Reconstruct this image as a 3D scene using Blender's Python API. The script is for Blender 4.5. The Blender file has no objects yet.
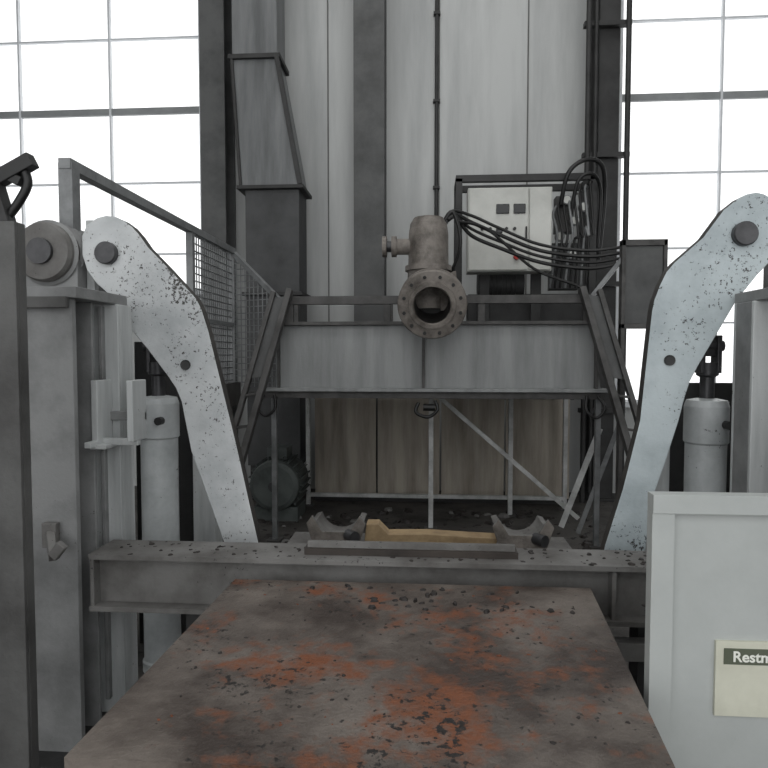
import bpy, bmesh, math, random
from mathutils import Vector, Matrix
random.seed(7)
def srgb(r,g,b):
    f=lambda c:(c/255/12.92) if c/255<=0.04045 else ((c/255+0.055)/1.055)**2.4
    return (f(r),f(g),f(b),1)
# ------------------------------------------------------------ materials
def mat(name, base, dark, scale=4.0, lo=0.4, hi=0.7, speck=None, speck_th=0.6, speck_scale=40,
        rust=None, rust_th=0.6, rust_w=.1, rust_scale=3.0, rough=0.6, metal=0.0, bump=0.15, streak=False):
    m=bpy.data.materials.new(name); m.use_nodes=True
    N=m.node_tree.nodes; L=m.node_tree.links
    b=N['Principled BSDF']; b.inputs['Roughness'].default_value=rough; b.inputs['Metallic'].default_value=metal
    tc=N.new('ShaderNodeTexCoord'); mp=N.new('ShaderNodeMapping'); L.new(tc.outputs['Object'],mp.inputs['Vector'])
    if streak: mp.inputs['Scale'].default_value=(2.2,2.2,0.25)
    def noise(s,det,src):
        n=N.new('ShaderNodeTexNoise'); n.inputs['Scale'].default_value=s; n.inputs['Detail'].default_value=det
        n.inputs['Roughness'].default_value=0.65
        L.new(src,n.inputs['Vector']); return n
    def ramp(src,a,c):
        r=N.new('ShaderNodeValToRGB'); r.color_ramp.elements[0].position=a; r.color_ramp.elements[1].position=c
        L.new(src,r.inputs['Fac']); return r
    def mix(fac,ca,cb):
        x=N.new('ShaderNodeMix'); x.data_type='RGBA'; L.new(fac,x.inputs['Factor'])
        for sock,v in ((x.inputs[6],ca),(x.inputs[7],cb)):
            if hasattr(v,'links'): L.new(v,sock)
            else: sock.default_value=v
        return x.outputs[2]
    n1=noise(scale,8,mp.outputs['Vector'])
    col=mix(ramp(n1.outputs['Fac'],lo,hi).outputs['Color'],base,dark)
    if rust:
        n3=noise(rust_scale,12,tc.outputs['Object']); n5=noise(rust_scale*9,8,tc.outputs['Object'])
        a5=N.new('ShaderNodeMath'); a5.operation='MULTIPLY_ADD'; a5.inputs[1].default_value=0.5
        L.new(n5.outputs['Fac'],a5.inputs[0]); L.new(n3.outputs['Fac'],a5.inputs[2])
        col=mix(ramp(a5.outputs[0],rust_th+.25,rust_th+rust_w+.25).outputs['Color'],col,rust)
    if speck:
        n2=noise(speck_scale,5,tc.outputs['Object']); n4=noise(2.2,3,tc.outputs['Object'])
        ad=N.new('ShaderNodeMath'); ad.operation='MULTIPLY_ADD'; ad.inputs[1].default_value=0.55
        L.new(n4.outputs['Fac'],ad.inputs[0]); L.new(n2.outputs['Fac'],ad.inputs[2])
        col=mix(ramp(ad.outputs[0],speck_th+0.275,speck_th+0.315).outputs['Color'],col,speck)
    L.new(col,b.inputs['Base Color'])
    if bump:
        nb=noise(60,4,tc.outputs['Object']); bp=N.new('ShaderNodeBump'); bp.inputs['Strength'].default_value=bump
        bp.inputs['Distance'].default_value=0.01
        L.new(nb.outputs['Fac'],bp.inputs['Height']); L.new(bp.outputs['Normal'],b.inputs['Normal'])
    return m
M={}
M['arm']=mat('worn_white_paint',srgb(196,199,200),srgb(162,166,168),3,speck=srgb(58,55,53),speck_th=0.635,speck_scale=75,rough=.42)
M['armb']=mat('worn_bluegrey_paint',srgb(182,192,195),srgb(146,156,160),3,speck=srgb(56,55,55),speck_th=0.635,speck_scale=75,rough=.42)
M['edge']=mat('arm_edge_dark',srgb(60,57,54),srgb(34,32,31),6)  # plate edges, darker than the arm faces
M['col']=mat('grey_column_paint',srgb(136,137,137),srgb(98,99,99),3,speck=srgb(60,57,54),speck_th=0.70,speck_scale=50,rough=.5)
M['colL']=mat('light_column_paint',srgb(188,191,191),srgb(138,141,142),2.5,speck=srgb(70,68,64),speck_th=0.70,speck_scale=50,rough=.5,streak=True)
M['post']=mat('dark_post_steel',srgb(88,88,87),srgb(56,55,54),3,rough=.55)
M['beam']=mat('crossbeam_steel',srgb(116,115,113),srgb(72,69,66),3.5,speck=srgb(32,29,27),speck_th=0.66,speck_scale=50)
M['table']=mat('rusty_table_plate',srgb(116,108,101),srgb(60,51,46),2.6,lo=.36,hi=.6,rust=srgb(118,70,44),rust_th=.51,rust_w=.14,rust_scale=2.1,speck=srgb(30,26,24),speck_th=.62,speck_scale=40,rough=.42,bump=.4)
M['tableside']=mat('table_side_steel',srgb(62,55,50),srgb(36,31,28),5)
M['dark']=mat('dark_steel',srgb(50,50,50),srgb(28,28,28),4)
M['black']=mat('black_rubber',srgb(24,24,24),srgb(14,14,14),4,rough=.45)
M['girder']=mat('girder_grey',srgb(142,144,144),srgb(110,112,112),2.5,streak=True,rough=.45,metal=.1)
M['rail']=mat('galvanised_rail',srgb(130,132,133),srgb(90,92,93),6,metal=.2,rough=.45)
M['raildark']=mat('grimy_rail',srgb(80,79,78),srgb(46,45,44),6)
M['white']=mat('white_tube',srgb(196,197,196),srgb(146,147,146),6)
M['wall']=mat('sandwich_panel_wall',srgb(186,188,187),srgb(158,160,160),1.2,rough=.6,bump=.03,streak=True)
M['seam']=mat('panel_seam',srgb(100,100,98),srgb(84,84,82),3)
M['ceil']=mat('ceiling_sheet',srgb(120,120,118),srgb(90,90,90),1)
M['floor']=mat('dirty_concrete',srgb(80,77,74),srgb(42,40,38),2.5,speck=srgb(22,20,19),speck_th=.62,speck_scale=14,rough=.8,bump=.5)
M['duct']=mat('galvanised_duct',srgb(120,122,123),srgb(88,90,91),2,metal=.3,rough=.42,streak=True)
M['ductd']=mat('dark_duct',srgb(68,69,70),srgb(44,45,46),2)
M['colD']=mat('hall_column_paint',srgb(86,87,87),srgb(58,59,59),2.2)
M['frame']=mat('window_frame',srgb(226,229,232),srgb(214,217,220),4)  # near-white colour imitates bars washed out by window glare
M['lintel']=mat('window_lintel',srgb(150,153,154),srgb(134,137,138),4)  # lightened too, glare put into the colour
M['board']=mat('stained_board',srgb(174,166,154),srgb(122,114,104),2.2,lo=.38,hi=.68,streak=True)
M['cab']=mat('cabinet_paint',srgb(204,205,200),srgb(178,179,174),2,speck=srgb(90,86,78),speck_th=.74,speck_scale=40)
M['screen']=mat('dark_display',srgb(24,26,30),srgb(16,18,20),3,rough=.2,bump=0)
M['valve']=mat('cast_valve_body',srgb(128,122,116),srgb(68,63,58),7,metal=.15,rough=.55,bump=.5)
M['bore']=mat('dark_bore',srgb(22,20,19),srgb(10,10,10),4)  # inside of the flange opening, near black
M['steel']=mat('bright_pin_steel',srgb(76,76,78),srgb(48,48,50),8,metal=.4,rough=.4)
M['cyl']=mat('cylinder_paint',srgb(194,198,199),srgb(150,154,155),3,speck=srgb(60,58,55),speck_th=.70,speck_scale=40,rough=.38)
M['motor']=mat('motor_grey',srgb(84,90,88),srgb(54,58,57),4)
M['wood']=mat('pale_timber',srgb(164,142,108),srgb(116,96,70),6,streak=False)
M['bin']=mat('container_paint',srgb(176,180,178),srgb(158,162,160),1.6,speck=srgb(90,90,86),speck_th=.76,speck_scale=40,rough=.5,bump=.04)
M['labelw']=mat('label_cream',srgb(206,206,190),srgb(190,190,174),6,bump=0)
M['labelg']=mat('label_olive',srgb(90,96,80),srgb(78,84,68),6,bump=0)
M['text']=mat('label_text_white',srgb(235,236,228),srgb(225,226,218),6,bump=0)
M['red']=mat('red_button',srgb(170,40,30),srgb(140,30,22),6,bump=0)
M['chip']=mat('scale_chips',srgb(44,38,35),srgb(22,19,18),20)
M['rustchip']=mat('rust_flakes',srgb(120,68,42),srgb(80,46,30),20)
g=bpy.data.materials.new('window_glass'); g.use_nodes=True
N=g.node_tree.nodes; L=g.node_tree.links; N.remove(N['Principled BSDF'])
tr=N.new('ShaderNodeBsdfTransparent'); gl=N.new('ShaderNodeBsdfGlossy'); mx=N.new('ShaderNodeMixShader'); mx.inputs[0].default_value=.05
L.new(tr.outputs[0],mx.inputs[1]); L.new(gl.outputs[0],mx.inputs[2]); L.new(mx.outputs[0],N['Material Output'].inputs[0]); M['glass']=g

# ------------------------------------------------------------ mesh builder
class G:
    def __init__(s,name): s.name=name; s.bm=bmesh.new(); s.mats=[]
    def mi(s,k):
        if k not in s.mats: s.mats.append(k)
        return s.mats.index(k)
    def hexa(s,P,k):
        v=[s.bm.verts.new(p) for p in P]; i=s.mi(k)
        for f in ((0,3,2,1),(4,5,6,7),(0,1,5,4),(1,2,6,5),(2,3,7,6),(3,0,4,7)):
            s.bm.faces.new([v[j] for j in f]).material_index=i
    def box(s,x0,x1,y0,y1,z0,z1,k):
        s.hexa([(x0,y0,z0),(x1,y0,z0),(x1,y1,z0),(x0,y1,z0),(x0,y0,z1),(x1,y0,z1),(x1,y1,z1),(x0,y1,z1)],k)
    def bar(s,a,b,w,h,k,up=(0,0,1)):
        a=Vector(a);b=Vector(b);d=(b-a).normalized(); up=Vector(up)
        if abs(d.dot(up))>.98: up=Vector((0,1,0))
        x=d.cross(up).normalized(); y=x.cross(d).normalized(); x=x*w/2; y=y*h/2
        s.hexa([a-x-y,a+x-y,a+x+y,a-x+y,b-x-y,b+x-y,b+x+y,b-x+y],k)
    def rev(s,prof,o,ax,k,seg=32):
        o=Vector(o); ax=Vector(ax).normalized()
        t=Vector((0,0,1)) if abs(ax.z)<.9 else Vector((1,0,0))
        e1=ax.cross(t).normalized(); e2=ax.cross(e1).normalized(); i=s.mi(k)
        def ring(r,h):
            if r<1e-6: return [s.bm.verts.new(o+ax*h)]
            return [s.bm.verts.new(o+ax*h+(e1*math.cos(2*math.pi*j/seg)+e2*math.sin(2*math.pi*j/seg))*r) for j in range(seg)]
        for (r0,h0),(r1,h1) in zip(prof,prof[1:]):
            A=ring(r0,h0);B=ring(r1,h1)
            for j in range(seg):
                j2=(j+1)%seg
                if len(A)==1: vs=[A[0],B[j2],B[j]]
                elif len(B)==1: vs=[A[j],A[j2],B[0]]
                else: vs=[A[j],A[j2],B[j2],B[j]]
                f=s.bm.faces.new(vs); f.material_index=i; f.smooth=True
    def cyl(s,a,b,r,k,seg=24,r2=None):
        a=Vector(a);b=Vector(b);l=(b-a).length; r2=r if r2 is None else r2
        s.rev([(0,0),(r,0),(r2,l),(0,l)],a,b-a,k,seg)
    def plate(s,poly,y0,y1,k,ke=None):
        i=s.mi(k); ie=s.mi(ke or k)
        A=[s.bm.verts.new((x,y0,z)) for x,z in poly]; B=[s.bm.verts.new((x,y1,z)) for x,z in poly]
        s.bm.faces.new(A).material_index=i; s.bm.faces.new(list(reversed(B))).material_index=i
        n=len(poly)
        for j in range(n):
            s.bm.faces.new([A[(j+1)%n],A[j],B[j],B[(j+1)%n]]).material_index=ie
    def tube(s,pts,r,k,seg=10,sub=8):
        P=[Vector(p) for p in pts]; Q=[P[0]]+P+[P[-1]]; C=[]
        for i in range(1,len(Q)-2):
            p0,p1,p2,p3=Q[i-1],Q[i],Q[i+1],Q[i+2]
            for j in range(sub):
                t=j/sub
                C.append(.5*((2*p1)+(p2-p0)*t+(2*p0-5*p1+4*p2-p3)*t*t+(3*p1-p0-3*p2+p3)*t**3))
        C.append(P[-1]); i=s.mi(k); prev=None; n=None
        for a in range(len(C)):
            d=(C[min(a+1,len(C)-1)]-C[max(a-1,0)]).normalized()
            if n is None: n=d.orthogonal().normalized()
            n=(n-d*n.dot(d)).normalized(); m=d.cross(n)
            R=[s.bm.verts.new(C[a]+(n*math.cos(2*math.pi*j/seg)+m*math.sin(2*math.pi*j/seg))*r) for j in range(seg)]
            if prev:
                for j in range(seg):
                    f=s.bm.faces.new([prev[j],prev[(j+1)%seg],R[(j+1)%seg],R[j]]); f.material_index=i; f.smooth=True
            else: s.bm.faces.new(list(reversed(R))).material_index=i
            prev=R
        s.bm.faces.new(prev).material_index=i
    def chip(s,c,r,k):
        i=s.mi(k); c=Vector(c); n=random.randint(5,7); a0=random.random()*6
        V=[];W=[]
        h=r*random.uniform(.15,.5); el=random.uniform(.4,1); ro=random.random()*3
        for j in range(n):
            a=a0+2*math.pi*j/n; q=r*random.uniform(.6,1.1)
            x,y=math.cos(a)*q,math.sin(a)*q*el
            x,y=x*math.cos(ro)-y*math.sin(ro),x*math.sin(ro)+y*math.cos(ro)
            V.append(s.bm.verts.new(c+Vector((x,y,0)))); W.append(s.bm.verts.new(c+Vector((x*.7,y*.7,h*random.uniform(.6,1.2)))))
        s.bm.faces.new(W).material_index=i
        for j in range(n):
            s.bm.faces.new([V[j],V[(j+1)%n],W[(j+1)%n],W[j]]).material_index=i
    def done(s,bevel=0):
        me=bpy.data.meshes.new(s.name); bmesh.ops.recalc_face_normals(s.bm,faces=s.bm.faces) 
        s.bm.to_mesh(me); s.bm.free()
        for k in s.mats: me.materials.append(M[k])
        o=bpy.data.objects.new(s.name,me); bpy.context.scene.collection.objects.link(o)
        if bevel:
            b=o.modifiers.new('bevel','BEVEL'); b.width=bevel; b.segments=2; b.limit_method='ANGLE'; b.angle_limit=math.radians(50)
        return o

# ------------------------------------------------------------ room shell
YB=7.6
g=G('floor'); g.box(-7,6.5,-3,YB+.3,-.2,0,'floor'); g.done()
g=G('ceiling'); g.box(-7,6.5,-3,YB+.3,7.2,7.4,'ceil'); g.done()
g=G('wall_left'); g.box(-7.2,-7,-3,YB+.3,0,7.2,'wall'); g.done()
g=G('wall_right'); g.box(6.5,6.7,-3,YB+.3,0,7.2,'wall'); g.done()
SL=2.45
g=G('wall_back')
g.box(-7,-2.75,YB,YB+.25,0,SL,'wall'); g.box(-2.75,6.5,YB,YB+.25,0,1.1,'wall'); g.box(-7,6.5,YB,YB+.25,6.3,7.2,'wall')
g.box(-7,-6.23,YB,YB+.25,SL,6.3,'wall'); g.box(-2.75,2.2,YB,YB+.25,1.1,6.3,'wall'); g.box(5.68,6.5,YB,YB+.25,1.1,6.3,'wall')
for x in (-1.2,.12,1.15):
    g.box(x-.008,x+.008,YB-.008,YB,0,7.2,'seam')
g.done()
def window(name,x0,x1,n,zb):
    g=G(name)
    for i in range(n+1):
        x=x0+(x1-x0)*i/n; w=.012 if 0<i<n else .04
        g.box(x-w,x+w,YB+.04,YB+.09,zb,6.3,'frame')
    for j in range(7):
        z=1.1+.87*j+(.05 if j else 0); w=.04 if j==4 else .011
        if z>6.3: z=6.27
        if z<zb: continue
        g.box(x0,x1,YB+.05,YB+.09,z-w,z+w,'lintel' if j==4 else 'frame')
    g.box(x0,x1,YB+.075,YB+.085,zb,6.3,'glass')
    g.box(x0-.05,x1+.05,YB-.08,YB+.02,zb-.07,zb,'frame')
    return g.done()
window('window_1',-6.23,-2.75,3,SL); window('window_2',2.2,5.68,3,1.1)

def hcol(name,x0,x1,y0,y1,z1,k):
    g=G(name); t=.025
    g.box(x0,x1,y0,y0+t,0,z1,k); g.box(x0,x1,y1-t,y1,0,z1,k); xm=(x0+x1)/2; g.box(xm-.012,xm+.012,y0+t,y1-t,0,z1,k)
    g.box(x0-.08,x1+.08,y0-.06,y1,0,.03,k)
    return g
hcol('steel_column',-.85,-.5,7.22,7.58,7.2,'colD').done(.004)
hcol('steel_column',-2.62,-2.33,7.2,7.58,7.2,'colD').done(.004)
g=hcol('steel_column',1.86,2.08,7.2,7.58,7.2,'dark')
g.done(.004)
g=G('conduit_pipe'); g.cyl((.09,YB-.04,2.2),(.09,YB-.04,7.2),.022,'dark',12)
for z in (2.6,3.6,4.6,5.6): g.box(.05,.13,YB-.07,YB,z,z+.03,'dark')
g.done()
g=G('pipe_riser')
for x,r in ((1.72,.03),(1.8,.02),(2.14,.03)):
    g.cyl((x,7.1,0),(x,7.1,7.2),r,'dark',12)
for z in (1,2.4,3.8,5.2): g.box(1.68,2.18,7.12,7.2,z,z+.05,'dark')
g.done()
# ventilation duct: sloped hood over a straight duct
g=G('ventilation_duct')
g.hexa([(-2.06,6.9,3.5),(-1.40,6.9,3.5),(-1.40,7.35,3.5),(-2.06,7.35,3.5),(-2.16,6.95,4.9),(-1.66,6.95,4.9),(-1.66,7.35,4.9),(-2.16,7.35,4.9)],'duct')
g.box(-2.16,-1.66,6.95,7.35,4.9,7.2,'duct')
g.box(-2.1,-1.36,6.86,7.39,3.46,3.5,'dark')
g.box(-2.2,-1.62,6.91,7.39,4.88,4.93,'dark')
g.box(-2.02,-1.42,6.92,7.35,.4,3.46,'ductd')
for z in (1.2,2.3): g.box(-2.06,-1.38,6.88,7.39,z,z+.04,'dark')
g.bar((-2.06,6.88,3.5),(-2.16,6.93,4.9),.03,.03,'dark'); g.bar((-1.40,6.88,3.5),(-1.66,6.93,4.9),.05,.05,'dark')
g.box(-2.0,-1.48,6.95,7.3,0,.4,'dark')
g.done(.004)

# ------------------------------------------------------------ maintenance platform
g=G('maintenance_platform')
PY=5.4
g.box(-1.5,1.48,PY,6.85,1.27,1.33,'raildark')
g.plate([(-1.36,1.33),(1.46,1.33),(1.40,1.9),(-1.27,1.9)],PY+.04,PY+.07,'girder')
g.box(-1.30,1.42,PY-.03,PY+.12,1.9,1.93,'raildark'); g.box(-1.4,1.5,PY-.05,PY+.12,1.33,1.36,'girder')
for x in (-.04,-1.3,1.41): g.box(x-.012,x+.012,PY-.02,PY+.04,1.36,1.9,'raildark')
g.box(-1.22,1.36,PY,PY+.06,2.08,2.15,'raildark')
for x in (-1.2,-.35,.45,1.33): g.box(x-.03,x+.03,PY+.01,PY+.06,1.93,2.08,'raildark')
# rear railing
g.box(-1.45,1.45,6.8,6.84,2.2,2.25,'raildark'); g.box(-1.45,1.45,6.8,6.84,1.75,1.79,'raildark')
for x in (-1.43,-.4,.2,1.43): g.box(x-.02,x+.02,6.8,6.84,1.33,2.25,'raildark')
# legs
for x,y,k in ((-1.35,PY+.05,'rail'),(1.44,PY+.05,'rail'),(-1.3,6.75,'white'),(.03,5.9,'white'),(.84,6.45,'white'),(1.45,6.75,'white')):
    g.box(x-.022,x+.022,y-.022,y+.022,0,1.27,k); g.box(x-.06,x+.06,y-.06,y+.06,0,.015,'raildark')
g.bar((.1,6.0,1.25),(1.42,6.0,.1),.03,.04,'white'); g.box(-1.3,1.45,6.73,6.77,.1,.14,'white')
g.bar((1.2,5.7,.1),(1.5,5.6,1.0),.04,.05,'white'); g.bar((1.3,5.5,.1),(1.62,5.4,1.1),.03,.04,'rail')
# sloping side stringers (steep access ladders)
for s,x0 in ((-1,-1.18),(1,1.27)):
    T=Vector((x0,PY-.05,2.2)); B=Vector((x0+s*.42,PY-.45,.45)); o=Vector((s*.14,.0,-.02))
    g.bar(T,B,.05,.09,'raildark',up=(0,1,0)); g.bar(T+o,B+o,.04,.07,'raildark',up=(0,1,0))
    a=T.lerp(B,.03); b=T.lerp(B,.42)
    g.hexa([a,a+o,a+o+Vector((0,.02,0)),a+Vector((0,.02,0)),b,b+o,b+o+Vector((0,.02,0)),b+Vector((0,.02,0))],'colD')
    for t in (.5,.65,.8,.95):
        c=T.lerp(B,t); g.bar(c,c+o,.05,.02,'raildark')
    g.box(B.x-.05,B.x+.05,B.y-.05,B.y+.1,0,.5,'raildark')
# hook fitting under the girder, hanging cable loops at the ends
g.cyl((-.04,PY-.06,1.2),(.06,PY-.06,1.2),.03,'black',12)
g.tube([(-.08,PY-.06,1.24),(-.1,PY-.08,1.16),(0,PY-.08,1.12),(.08,PY-.08,1.18),(.06,PY-.06,1.26)],.015,'black')
for x,s in ((-1.42,1),(1.42,-1)):
    g.tube([(x,PY-.02,1.3),(x-.05*s,PY-.06,1.2),(x+.02*s,PY-.06,1.12),(x+.1*s,PY-.05,1.18),(x+.09*s,PY-.02,1.3)],.013,'black')
g.done(.003)

# catwalk on the left with mesh guard
g=G('catwalk_railing')
RX=-1.76
g.box(RX-.03,RX+.03,2.98,5.62,2.55,2.6,'rail')
for y,w in ((3.02,.035),(4.6,.025),(5.6,.025)): g.box(RX-w,RX+w,y-w,y+w,1.33,2.58,'rail')
g.box(RX-.02,RX+.02,4.6,5.6,1.9,1.93,'rail')
g.bar((RX,5.6,2.57),(-1.28,5.36,2.12),.04,.04,'rail')
for i in range(20):
    z=1.42+i*.056; g.bar((RX,4.6,z),(RX,5.6,z),.008,.008,'rail')
for j in range(20):
    y=4.62+j*.05; g.bar((RX,y,1.4),(RX,y,2.56),.008,.008,'rail')
for j in range(11):
    t=j/10; x=RX+t*.45; y=5.6-t*.22; zt=2.56-.42*t
    g.bar((x,y,1.36),(x,y,zt),.008,.008,'rail')
for i in range(20):
    z=1.4+i*.056; t=min(1,max(0,(2.56-z)/.42)); g.bar((RX,5.6,z),(RX+.45*t,5.6-.22*t,z),.008,.008,'rail')
g.box(-2.5,RX+.05,3.3,5.62,1.27,1.33,'raildark'); g.box(RX+.03,RX+.06,3.3,5.62,1.2,1.4,'raildark')
for x,y in ((-2.45,3.4),(-2.45,5.5),(-1.78,5.5)): g.box(x-.03,x+.03,y-.03,y+.03,0,1.27,'raildark')
g.done()
# guard plate on the right
g=G('guard_screen')
g.box(1.6,1.9,5.3,5.33,1.9,2.53,'colD'); g.box(1.57,1.6,5.28,5.36,0,2.58,'raildark'); g.box(1.9,1.93,5.28,5.36,0,2.58,'raildark')
g.box(1.57,1.93,5.28,5.36,2.53,2.58,'raildark'); g.box(1.57,1.93,5.28,5.36,1.86,1.9,'raildark')
g.bar((1.36,5.43,2.12),(1.6,5.33,2.45),.035,.035,'rail')
g.done(.003)
g=G('stained_partition_board')
for i in range(4):
    x0=-1.27+i*.71; g.box(x0,x0+.69,7.0,7.03,.06,1.25,'board')
g.box(-1.29,1.6,7.03,7.07,.0,.08,'dark'); g.box(-1.29,1.6,7.03,7.07,1.15,1.25,'dark'); g.box(-1.29,1.6,7.0,7.03,0,.06,'dark')
g.done()

# ------------------------------------------------------------ flanged valve
g=G('flanged_pipe_valve')
c=Vector((.03,4.82,2.02)); ax=Vector((0,1,.3)).normalized()
e1=Vector((1,0,0)); e2=ax.cross(e1).normalized()
g.rev([(.14,.03),(.14,0),(.19,0),(.258,.005),(.266,.014),(.266,.05),(.258,.058),(.21,.06),(.205,.1),(.262,.105),(.262,.15),(.2,.16),(.18,.22),(.175,.55),(0,.55)],c,ax,'valve',48)
g.rev([(.14,0),(.132,.3),(0,.3)],c,ax,'bore',40)
g.rev([(.185,.003),(.18,-.012),(.148,-.012),(.14,.003)],c,ax,'valve',48)
for i in range(12):
    a=2*math.pi*(i+.5)/12; p=c+(e1*math.cos(a)+e2*math.sin(a))*.222
    g.rev([(0,-.014),(.014,-.014),(.014,.01)],p,ax,'dark',6)
b=Vector((.0,5.22,2.12))
g.rev([(.0,-.1),(.15,-.1),(.17,.0),(.17,.2),(.165,.23),(.162,.51),(.15,.59),(.12,.64),(0,.67)],b,(0,0,1),'valve',36)
g.rev([(.16,.21),(.19,.21),(.19,.25),(.16,.25)],b,(0,0,1),'valve',36)
g.cyl(b+Vector((-.12,0,.41)),b+Vector((-.28,-.02,.41)),.065,'valve'); g.cyl(b+Vector((-.26,-.02,.41)),b+Vector((-.30,-.02,.41)),.085,'valve')
g.cyl(b+Vector((-.30,-.02,.41)),b+Vector((-.36,-.02,.41)),.045,'steel'); g.cyl(b+Vector((-.34,-.02,.41)),b+Vector((-.375,-.02,.41)),.085,'valve')
g.box(-.1,.15,5.25,5.6,1.93,2.02,'raildark')
g.hexa([(.1,5.08,2.0),(.26,5.12,2.0),(.26,5.35,2.0),(.1,5.35,2.0),(.1,5.08,2.28),(.22,5.12,2.32),(.22,5.35,2.32),(.1,5.35,2.28)],'valve')
g.done()

# ------------------------------------------------------------ electrical cabinet + hydraulic unit
g=G('control_cabinet')
x0,x1,z0,z1=.37,1.15,2.43,3.21
g.box(x0,x1,6.04,6.28,z0,z1,'cab'); g.box(x0+.01,x0+.555,6.015,6.04,z0+.01,z1-.01,'cab'); g.box(x0+.57,x1-.01,6.015,6.04,z0+.01,z1-.01,'cab')
for x,z,w,h in ((.63,2.96,.12,.09),(.79,2.96,.11,.09),(.63,2.78,.06,.05)):
    g.box(x,x+w,6.0,6.016,z,z+h,'screen')
for i in range(5): g.cyl((.50+.075*i,6.015,2.82),(.50+.075*i,5.99,2.82),.015,'black',12)
g.cyl((.82,6.015,2.56),(.82,5.975,2.56),.028,'red',16)
g.box(.9,.915,5.99,6.015,2.72,2.84,'black')
g.box(.5,.6,6.28,6.32,1.33,3.1,'dark'); g.box(1.0,1.1,6.28,6.32,1.33,3.1,'dark')
g.done(.006)
g=G('hydraulic_power_unit')
def fr(x0,x1,y0,y1,z0,z1,w,k):
    for x in (x0,x1):
        for y in (y0,y1): g.box(x-w,x+w,y-w,y+w,z0,z1,k)
    for z in (z1,):
        for y in (y0,y1): g.box(x0-w,x1+w,y-w,y+w,z-w,z+w,k)
        for x in (x0,x1): g.box(x-w,x+w,y0,y1,z-w,z+w,k)
fr(.3,1.6,6.36,6.75,1.33,3.38,.032,'dark')
g.box(.4,1.5,6.4,6.72,1.36,2.25,'dark')
g.rev([(0,0),(.16,0),(.16,.45),(0,.45)],(.5,6.5,2.36),(1,0,0),'dark',28)
for i in range(8): g.rev([(.16,0),(.175,0),(.175,.01),(.16,.01)],(.55+.045*i,6.5,2.36),(1,0,0),'dark',28)
g.box(1.22,1.5,6.4,6.6,2.3,2.75,'colD'); g.box(1.25,1.42,6.36,6.5,2.85,3.2,'raildark')
for i,(x,z) in enumerate(((1.28,2.8),(1.42,2.95),(1.5,3.08),(1.34,3.15),(1.4,2.62))):
    g.cyl((x,6.3,z),(x,6.36,z),.045,'rail',16); g.cyl((x,6.296,z),(x,6.3,z),.036,'cab',16)
for i in range(8):
    x=1.19+i*.05; g.tube([(x,6.34,2.3),(x+.02,6.28,2.5+.06*i),(x+.05,6.25,2.8),(x+.02,6.3,3.0+.04*i),(x+.06,6.36,3.1+.03*i)],.013,'rail' if i%3==0 else 'black',8,5)
g.tube([(1.28,6.3,3.1),(1.33,6.2,3.38),(1.5,6.2,3.5),(1.66,6.25,3.44),(1.72,6.4,3.15),(1.7,6.5,2.6)],.022,'black')
g.tube([(1.38,6.3,3.0),(1.42,6.2,3.3),(1.56,6.2,3.36),(1.66,6.3,3.2),(1.66,6.4,2.7)],.018,'black')
g.done(.003)
g=G('hydraulic_hose_bundle')
for i in range(4):
    o=.055*i
    g.tube([(.1+.02*i,5.3,2.66+o*.6),(.18+o*.3,5.35,2.84-o*.3),(.36,5.42,2.82-o),(.6,5.46,2.72-o),(.95,5.48,2.58-o*.9),(1.35,5.45,2.52-o*.9),(1.66,5.4,2.54-o*.8),(1.75,5.34,2.46-o*.6)],.013+.003*(i%2),'black',8,6)
g.tube([(.18,5.3,2.3),(.26,5.2,2.55),(.2,5.2,2.8),(.12,5.2,2.72)],.014,'black',8)
g.tube([(.22,5.3,2.75),(.5,5.42,2.7),(.9,5.5,2.38),(1.3,5.52,2.22),(1.34,5.45,2.1)],.013,'black',8)
g.done()
g=G('electric_motor')
c=Vector((-1.5,6.0,.36))
g.rev([(0,0),(.2,.0),(.24,.02),(.25,.06),(.25,.5),(.2,.55),(0,.55)],c,(0,1,0),'motor',32)
g.rev([(0,-.02),(.05,-.02),(.05,0)],c,(0,1,0),'steel',16)
for i in range(24):
    a=2*math.pi*i/24; d=Vector((math.cos(a),0,math.sin(a))); g.bar(c+d*.262+Vector((0,.08,0)),c+d*.262+Vector((0,.48,0)),.01,.04,'motor',up=d)
g.box(-1.72,-1.28,6.08,6.48,0,.14,'motor'); g.box(-1.6,-1.4,6.15,6.4,.6,.72,'motor')
g.done()

# ------------------------------------------------------------ lever arms
LA=[(-1.634,2.21),(-1.61,2.26),(-1.56,2.292),(-1.515,2.302),(-1.47,2.296),(-1.43,2.278),(-1.388,2.248),(-1.35,2.205),(-1.314,2.153),(-1.217,2.054),(-1.12,1.949),(-1.085,1.91),(-1.06,1.86),(-1.029,1.759),(-.967,1.498),(-.905,1.24),(-.80,.757),(-.78,.66),(-.99,.66),(-.967,.757),(-1.12,1.19),(-1.164,1.427),(-1.19,1.49),(-1.227,1.545),(-1.324,1.674),(-1.397,1.759),(-1.43,1.82),(-1.47,1.90),(-1.569,1.987),(-1.612,2.045),(-1.635,2.12)]
RA=[(1.53,2.29),(1.50,2.328),(1.465,2.35),(1.432,2.358),(1.39,2.35),(1.355,2.333),(1.295,2.285),(1.209,2.164),(1.089,2.057),(1.055,2.015),(1.027,1.954),(1.005,1.89),(.996,1.842),(.974,1.596),(.953,1.35),(.8825,1.038),(.808,.78),(.785,.66),(.97,.66),(.99,.78),(1.02,1.015),(1.07,1.17),(1.122,1.35),(1.148,1.462),(1.168,1.53),(1.20,1.596),(1.273,1.73),(1.359,1.887),(1.445,2.0),(1.50,2.06),(1.54,2.12),(1.555,2.2)]
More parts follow.
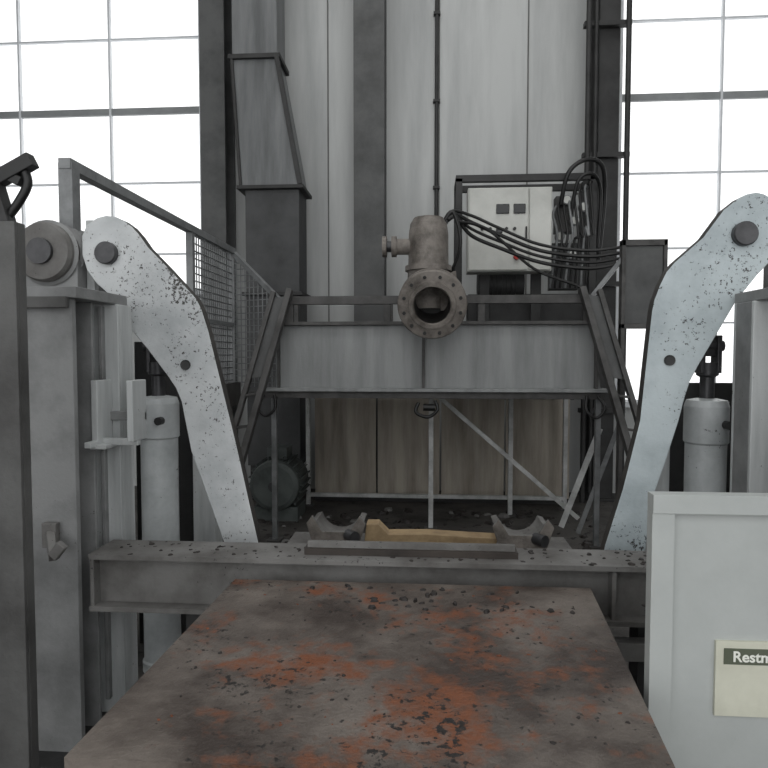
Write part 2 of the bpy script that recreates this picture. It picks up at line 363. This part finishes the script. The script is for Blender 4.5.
def arm(name,poly,piv,hole,k):
    g=G(name); g.plate(poly,2.9,2.96,k,'edge')
    g.rev([(0,-.03),(.048,-.03),(.053,-.024),(.053,0)],(piv[0],2.9,piv[1]),(0,1,0),'steel',28)
    g.cyl((piv[0],2.96,piv[1]),(piv[0],3.3,piv[1]),.05,'steel')
    g.rev([(0,-.006),(.018,-.006),(.024,-.008),(.024,0)],(hole[0],2.9,hole[1]),(0,1,0),'dark',20)
    g.cyl((hole[0],2.96,hole[1]),(hole[0],3.08,hole[1]),.03,'dark')
    return g.done(.004)
arm('lever_arm',LA,(-1.51,2.125),(-1.14,1.60),'arm'); arm('lever_arm',RA,(1.381,2.177),(1.076,1.623),'armb')

# ------------------------------------------------------------ frame columns
g=G('press_frame_column')
g.box(-1.64,-1.40,2.40,2.43,0,1.87,'col'); g.box(-1.64,-1.42,2.58,2.6,0,1.87,'col'); g.box(-1.56,-1.53,2.43,2.58,0,1.87,'col')
g.box(-1.58,-1.36,2.69,2.71,0,1.87,'colL'); g.box(-1.54,-1.36,2.80,2.82,0,1.87,'colL'); g.box(-1.375,-1.36,2.71,2.80,0,1.87,'colL')
g.bar((-1.43,2.68,.1),(-1.43,2.68,1.86),.03,.02,'col',up=(1,0,0))
g.box(-1.72,-1.37,2.38,2.80,1.87,1.915,'col')
g.box(-1.68,-1.40,2.36,2.38,1.83,1.875,'post')
# bearing block and ribbed hub
g.box(-1.95,-1.66,2.9,3.2,1.55,2.1,'col'); g.rev([(0,0),(.13,0),(.14,.02),(.14,.28),(0,.3)],(-1.8,2.84,2.13),(0,1,0),'beam',28)
for i in range(5): g.rev([(.14,0),(.155,.01),(.14,.02)],(-1.8,2.88+i*.05,2.13),(0,1,0),'col',28)
g.rev([(0,-.02),(.06,-.02),(.06,0)],(-1.8,2.84,2.13),(0,1,0),'steel',20)
g.box(-1.66,-1.62,2.98,3.02,1.9,2.3,'colL')
g.box(-1.97,-1.64,2.9,3.2,0,1.55,'col')
# dark plate added behind the cylinder to cover the bright gap
g.box(-1.64,-1.28,3.42,3.45,0,1.72,'dark'); g.box(-1.30,-1.27,3.40,3.47,0,1.72,'dark')
# U bracket
g.box(-1.42,-1.392,2.56,2.69,1.26,1.54,'colL'); g.box(-1.265,-1.237,2.56,2.69,1.28,1.54,'colL'); g.box(-1.42,-1.237,2.60,2.63,1.26,1.29,'colL')
g.box(-1.42,-1.392,2.50,2.57,1.26,1.285,'colL'); g.box(-1.42,-1.35,2.54,2.69,1.25,1.27,'colL'); g.box(-1.42,-1.237,2.67,2.69,1.36,1.4,'col')
# small hook
g.bar((-1.5,2.38,.93),(-1.44,2.3,.87),.03,.05,'beam'); g.bar((-1.44,2.3,.87),(-1.40,2.3,.92),.03,.04,'beam')
g.box(-1.53,-1.47,2.37,2.4,.88,.98,'beam')
g.box(-1.75,-1.2,2.3,2.95,0,.03,'dark')
g.done(.004)
g=G('press_frame_column')
g.box(1.33,1.58,2.69,2.71,0,1.87,'colL'); g.box(1.33,1.58,2.84,2.86,0,1.87,'colL'); g.box(1.33,1.35,2.71,2.84,0,1.87,'col')
g.box(1.42,1.66,2.40,2.43,0,1.87,'col'); g.box(1.42,1.66,2.62,2.65,0,1.87,'col'); g.box(1.42,1.44,2.43,2.62,0,1.87,'col')
g.box(1.34,1.72,2.38,2.88,1.87,1.915,'col')
g.box(1.62,1.92,2.9,3.2,0,2.1,'col'); g.rev([(0,0),(.13,0),(.14,.02),(.14,.28),(0,.3)],(1.75,2.88,2.16),(0,1,0),'beam',28)
g.box(1.28,1.64,3.42,3.45,0,1.5,'dark')
g.box(1.2,1.8,2.3,2.95,0,.03,'dark')
g.done(.004)
def hyd(x,name):
    g=G(name); y=3.13
    g.rev([(0,0),(.1,0),(.1,.05),(.092,.06),(.092,1.2),(.1,1.21),(.1,1.38),(.09,1.41),(.04,1.42)],(x,y,.02),(0,0,1),'cyl',32)
    g.rev([(.033,0),(.033,.12),(.05,.13),(.05,.19),(0,.19)],(x,y,1.42),(0,0,1),'steel',20)
    for dx in (-.045,.03):
        g.plate([(x+dx,1.56),(x+dx+.02,1.56),(x+dx+.02,1.74),(x+dx,1.74)],y-.04,y+.04,'steel')
    g.cyl((x-.07,y,1.69),(x+.07,y,1.69),.025,'steel')
    g.box(x-.03,x+.03,y-.02,y+.02,1.64,1.86,'dark')
    g.cyl((x+.05,y-.09,1.32),(x+.05,y-.13,1.32),.02,'dark',12)
    g.done(.003)
hyd(-1.375,'hydraulic_cylinder'); hyd(1.34,'hydraulic_cylinder')
for x,s in ((-1.2,1),(1.17,-1)):
    g=G('guide_strut'); g.box(x-.06,x+.06,3.28,3.31,0,1.3,'colL'); g.box(x-.06,x-.04,3.31,3.40,0,1.3,'colL'); g.box(x+.04,x+.06,3.31,3.40,0,1.3,'colL'); g.done(.003)
# far-left post
g=G('steel_post')
g.box(-1.52,-1.302,1.92,1.935,0,2.07,'post'); g.box(-1.318,-1.302,1.935,1.975,0,2.07,'post'); g.box(-1.52,-1.50,1.935,1.975,0,2.07,'post')
g.box(-1.54,-1.29,1.9,2.0,0,.03,'dark')
g.hexa([(-1.5,1.93,2.07),(-1.33,1.93,2.07),(-1.33,1.98,2.07),(-1.5,1.98,2.07),(-1.5,1.93,2.28),(-1.38,1.93,2.24),(-1.38,1.98,2.24),(-1.5,1.98,2.28)],'dark')
g.tube([(-1.36,1.96,2.08),(-1.31,1.96,2.14),(-1.28,1.96,2.2),(-1.3,1.96,2.26)],.014,'black',8)
g.bar((-1.46,1.96,2.17),(-1.26,1.96,2.27),.04,.045,'black'); g.bar((-1.42,1.96,2.26),(-1.3,1.96,2.2),.03,.03,'dark')
g.done(.003)

# ------------------------------------------------------------ crossbeam
g=G('steel_crossbeam')
g.box(-1.38,1.38,2.44,2.65,.815,.835,'beam'); g.box(-1.38,1.38,2.44,2.65,.60,.62,'beam'); g.box(-1.38,1.38,2.50,2.52,.62,.815,'beam')
for x in (-1.37,.72,1.3): g.box(x-.008,x+.008,2.45,2.50,.62,.815,'beam')
g.box(-.5,.36,2.50,2.6,.835,.86,'tableside'); g.box(-.49,.35,2.52,2.54,.86,.885,'beam')
for x in (-.95,.9): g.box(x-.06,x+.06,2.53,2.64,0,.6,'dark')
g.box(.66,1.38,2.45,2.51,.46,.53,'beam'); g.box(.66,.72,2.51,2.6,.0,.6,'dark')
for i in range(150): g.chip((random.uniform(-1.3,1.0),random.uniform(2.45,2.64),.8352),random.uniform(.004,.016),'chip')
g.done(.0)
# ------------------------------------------------------------ table
g=G('rusty_steel_table')
def slab(z0,z1,o,k):
    R=[(-.80+o,1.3+o),(.53-o,1.3+o),(.62-o,2.41-o),(-.76+o,2.41-o)]
    g.hexa([(x,y,z0) for x,y in R]+[(x,y,z1) for x,y in R],k)
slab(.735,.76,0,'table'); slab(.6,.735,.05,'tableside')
for x,y in ((-.7,1.42),(.42,1.42),(.5,2.28),(-.66,2.28)): g.box(x-.05,x+.05,y-.05,y+.05,0,.6,'tableside')
g.box(-.7,.45,1.4,1.44,.15,.22,'tableside')
for i in range(110):
    y=random.uniform(1.4,2.38); g.chip((random.uniform(-.72,.52),y,.7602),random.uniform(.003,.009),'chip' if random.random()<.7 else 'rustchip')
for i in range(40):
    g.chip((random.gauss(.0,.3),random.uniform(2.15,2.38),.7602),random.uniform(.01,.024),'chip')
g.done()
# ------------------------------------------------------------ roller cradle on machine bed
g=G('machine_bed')
g.box(-.75,.75,2.95,3.5,.57,.64,'beam')
for x in (-.68,.68):
    for y in (3.0,3.44): g.box(x-.05,x+.05,y-.05,y+.05,0,.57,'dark')
g.box(-.5,.45,3.0,3.06,.64,.70,'tableside')
for i in range(40): g.chip((random.uniform(-.7,.7),random.uniform(3.06,3.48),.6402),random.uniform(.01,.03),'chip')
g.done()
g=G('pipe_support_cradle')
def yoke(x,s):
    P=[];Q=[]
    for i in range(13):
        a=math.radians(195+i*150/12); P.append((x+.14*math.cos(a),.83+.14*math.sin(a)))
        a=math.radians(345-i*150/12); Q.append((x+.11*math.cos(a),.83+.11*math.sin(a)))
    g.plate(P+Q,3.12,3.34,'beam')
    g.plate([(x-.1,.641),(x+.1,.641),(x+.15,.80),(x+.12,.84),(x+.07,.76),(x-.07,.76),(x-.12,.84),(x-.15,.80)],3.1,3.12,'valve','beam')
    g.cyl((x+.06,3.12,.74),(x+.1,3.07,.74),.03,'steel')
yoke(-.46,1); yoke(.47,-1)
g.plate([(-.32,.70),(.34,.70),(.36,.73),(.2,.735),(.0,.745),(-.2,.74),(-.25,.79),(-.31,.79)],3.14,3.24,'wood')
g.box(-.3,-.22,3.14,3.24,.641,.70,'wood'); g.box(.2,.28,3.14,3.24,.641,.70,'wood')
g.done(.003)

# ------------------------------------------------------------ label-bearing panel at the right
g=G('waste_station_panel')
x0,x1,zt=.594,1.45,1.28
g.box(x0+.004,x1-.004,1.715,1.735,.12,zt-.004,'bin')
g.box(x0,x1,1.69,1.735,zt-.05,zt,'bin'); g.box(x0,x0+.058,1.695,1.735,.12,zt-.05,'bin'); g.box(x1-.05,x1,1.695,1.735,.12,zt-.05,'bin'); g.box(x0+.058,x1-.05,1.695,1.735,.12,.18,'bin')
g.box(.77,1.15,1.706,1.716,.68,.885,'labelw'); g.box(.79,1.13,1.704,1.706,.823,.867,'labelg')
for x in (.64,1.38): g.box(x-.03,x+.03,1.66,1.8,0,.12,'dark')
binobj=g.done(.006)
tx=bpy.data.curves.new('label_text','FONT'); tx.body='Restmüll'; tx.size=.04; tx.extrude=.0006; tx.offset=.0008
to=bpy.data.objects.new('label_text',tx); bpy.context.scene.collection.objects.link(to)
to.location=(.812,1.703,.832); to.rotation_euler=(math.pi/2,0,0); tx.materials.append(M['text']); to.parent=binobj

g=G('floor_rubble')
for i in range(320): g.chip((random.uniform(-1.8,1.8),random.uniform(3.7,6.6),.0),random.uniform(.02,.09),'chip' if random.random()<.8 else 'beam')
g.done()

# ------------------------------------------------------------ light
w=bpy.data.worlds.new('overcast'); bpy.context.scene.world=w; w.use_nodes=True
bg=w.node_tree.nodes['Background']; bg.inputs[0].default_value=(.985,.995,1,1); bg.inputs[1].default_value=1.6
def area(name,loc,rot,sx,sy,e,c=(1,1,1)):
    l=bpy.data.lights.new(name,'AREA'); l.shape='RECTANGLE'; l.size=sx; l.size_y=sy; l.energy=e; l.color=c
    o=bpy.data.objects.new(name,l); o.location=loc; o.rotation_euler=rot; bpy.context.scene.collection.objects.link(o)
area('overhead_fill',(0,1.5,7.1),(0,0,0),6,3,130,(1,1,.99))  # area lamps added under the closed ceiling to brighten the hall
area('overhead_fill',(0,5.6,7.1),(0,0,0),6,2,60,(1,1,.99))

cam=bpy.data.cameras.new('camera'); co=bpy.data.objects.new('camera',cam); bpy.context.scene.collection.objects.link(co)
co.location=(0,0,1.65); co.rotation_euler=(math.radians(87.3),0,math.radians(4)); cam.sensor_width=36; cam.lens=29.53; cam.clip_start=.05
bpy.context.scene.camera=co
bpy.context.scene.view_settings.view_transform='Standard'
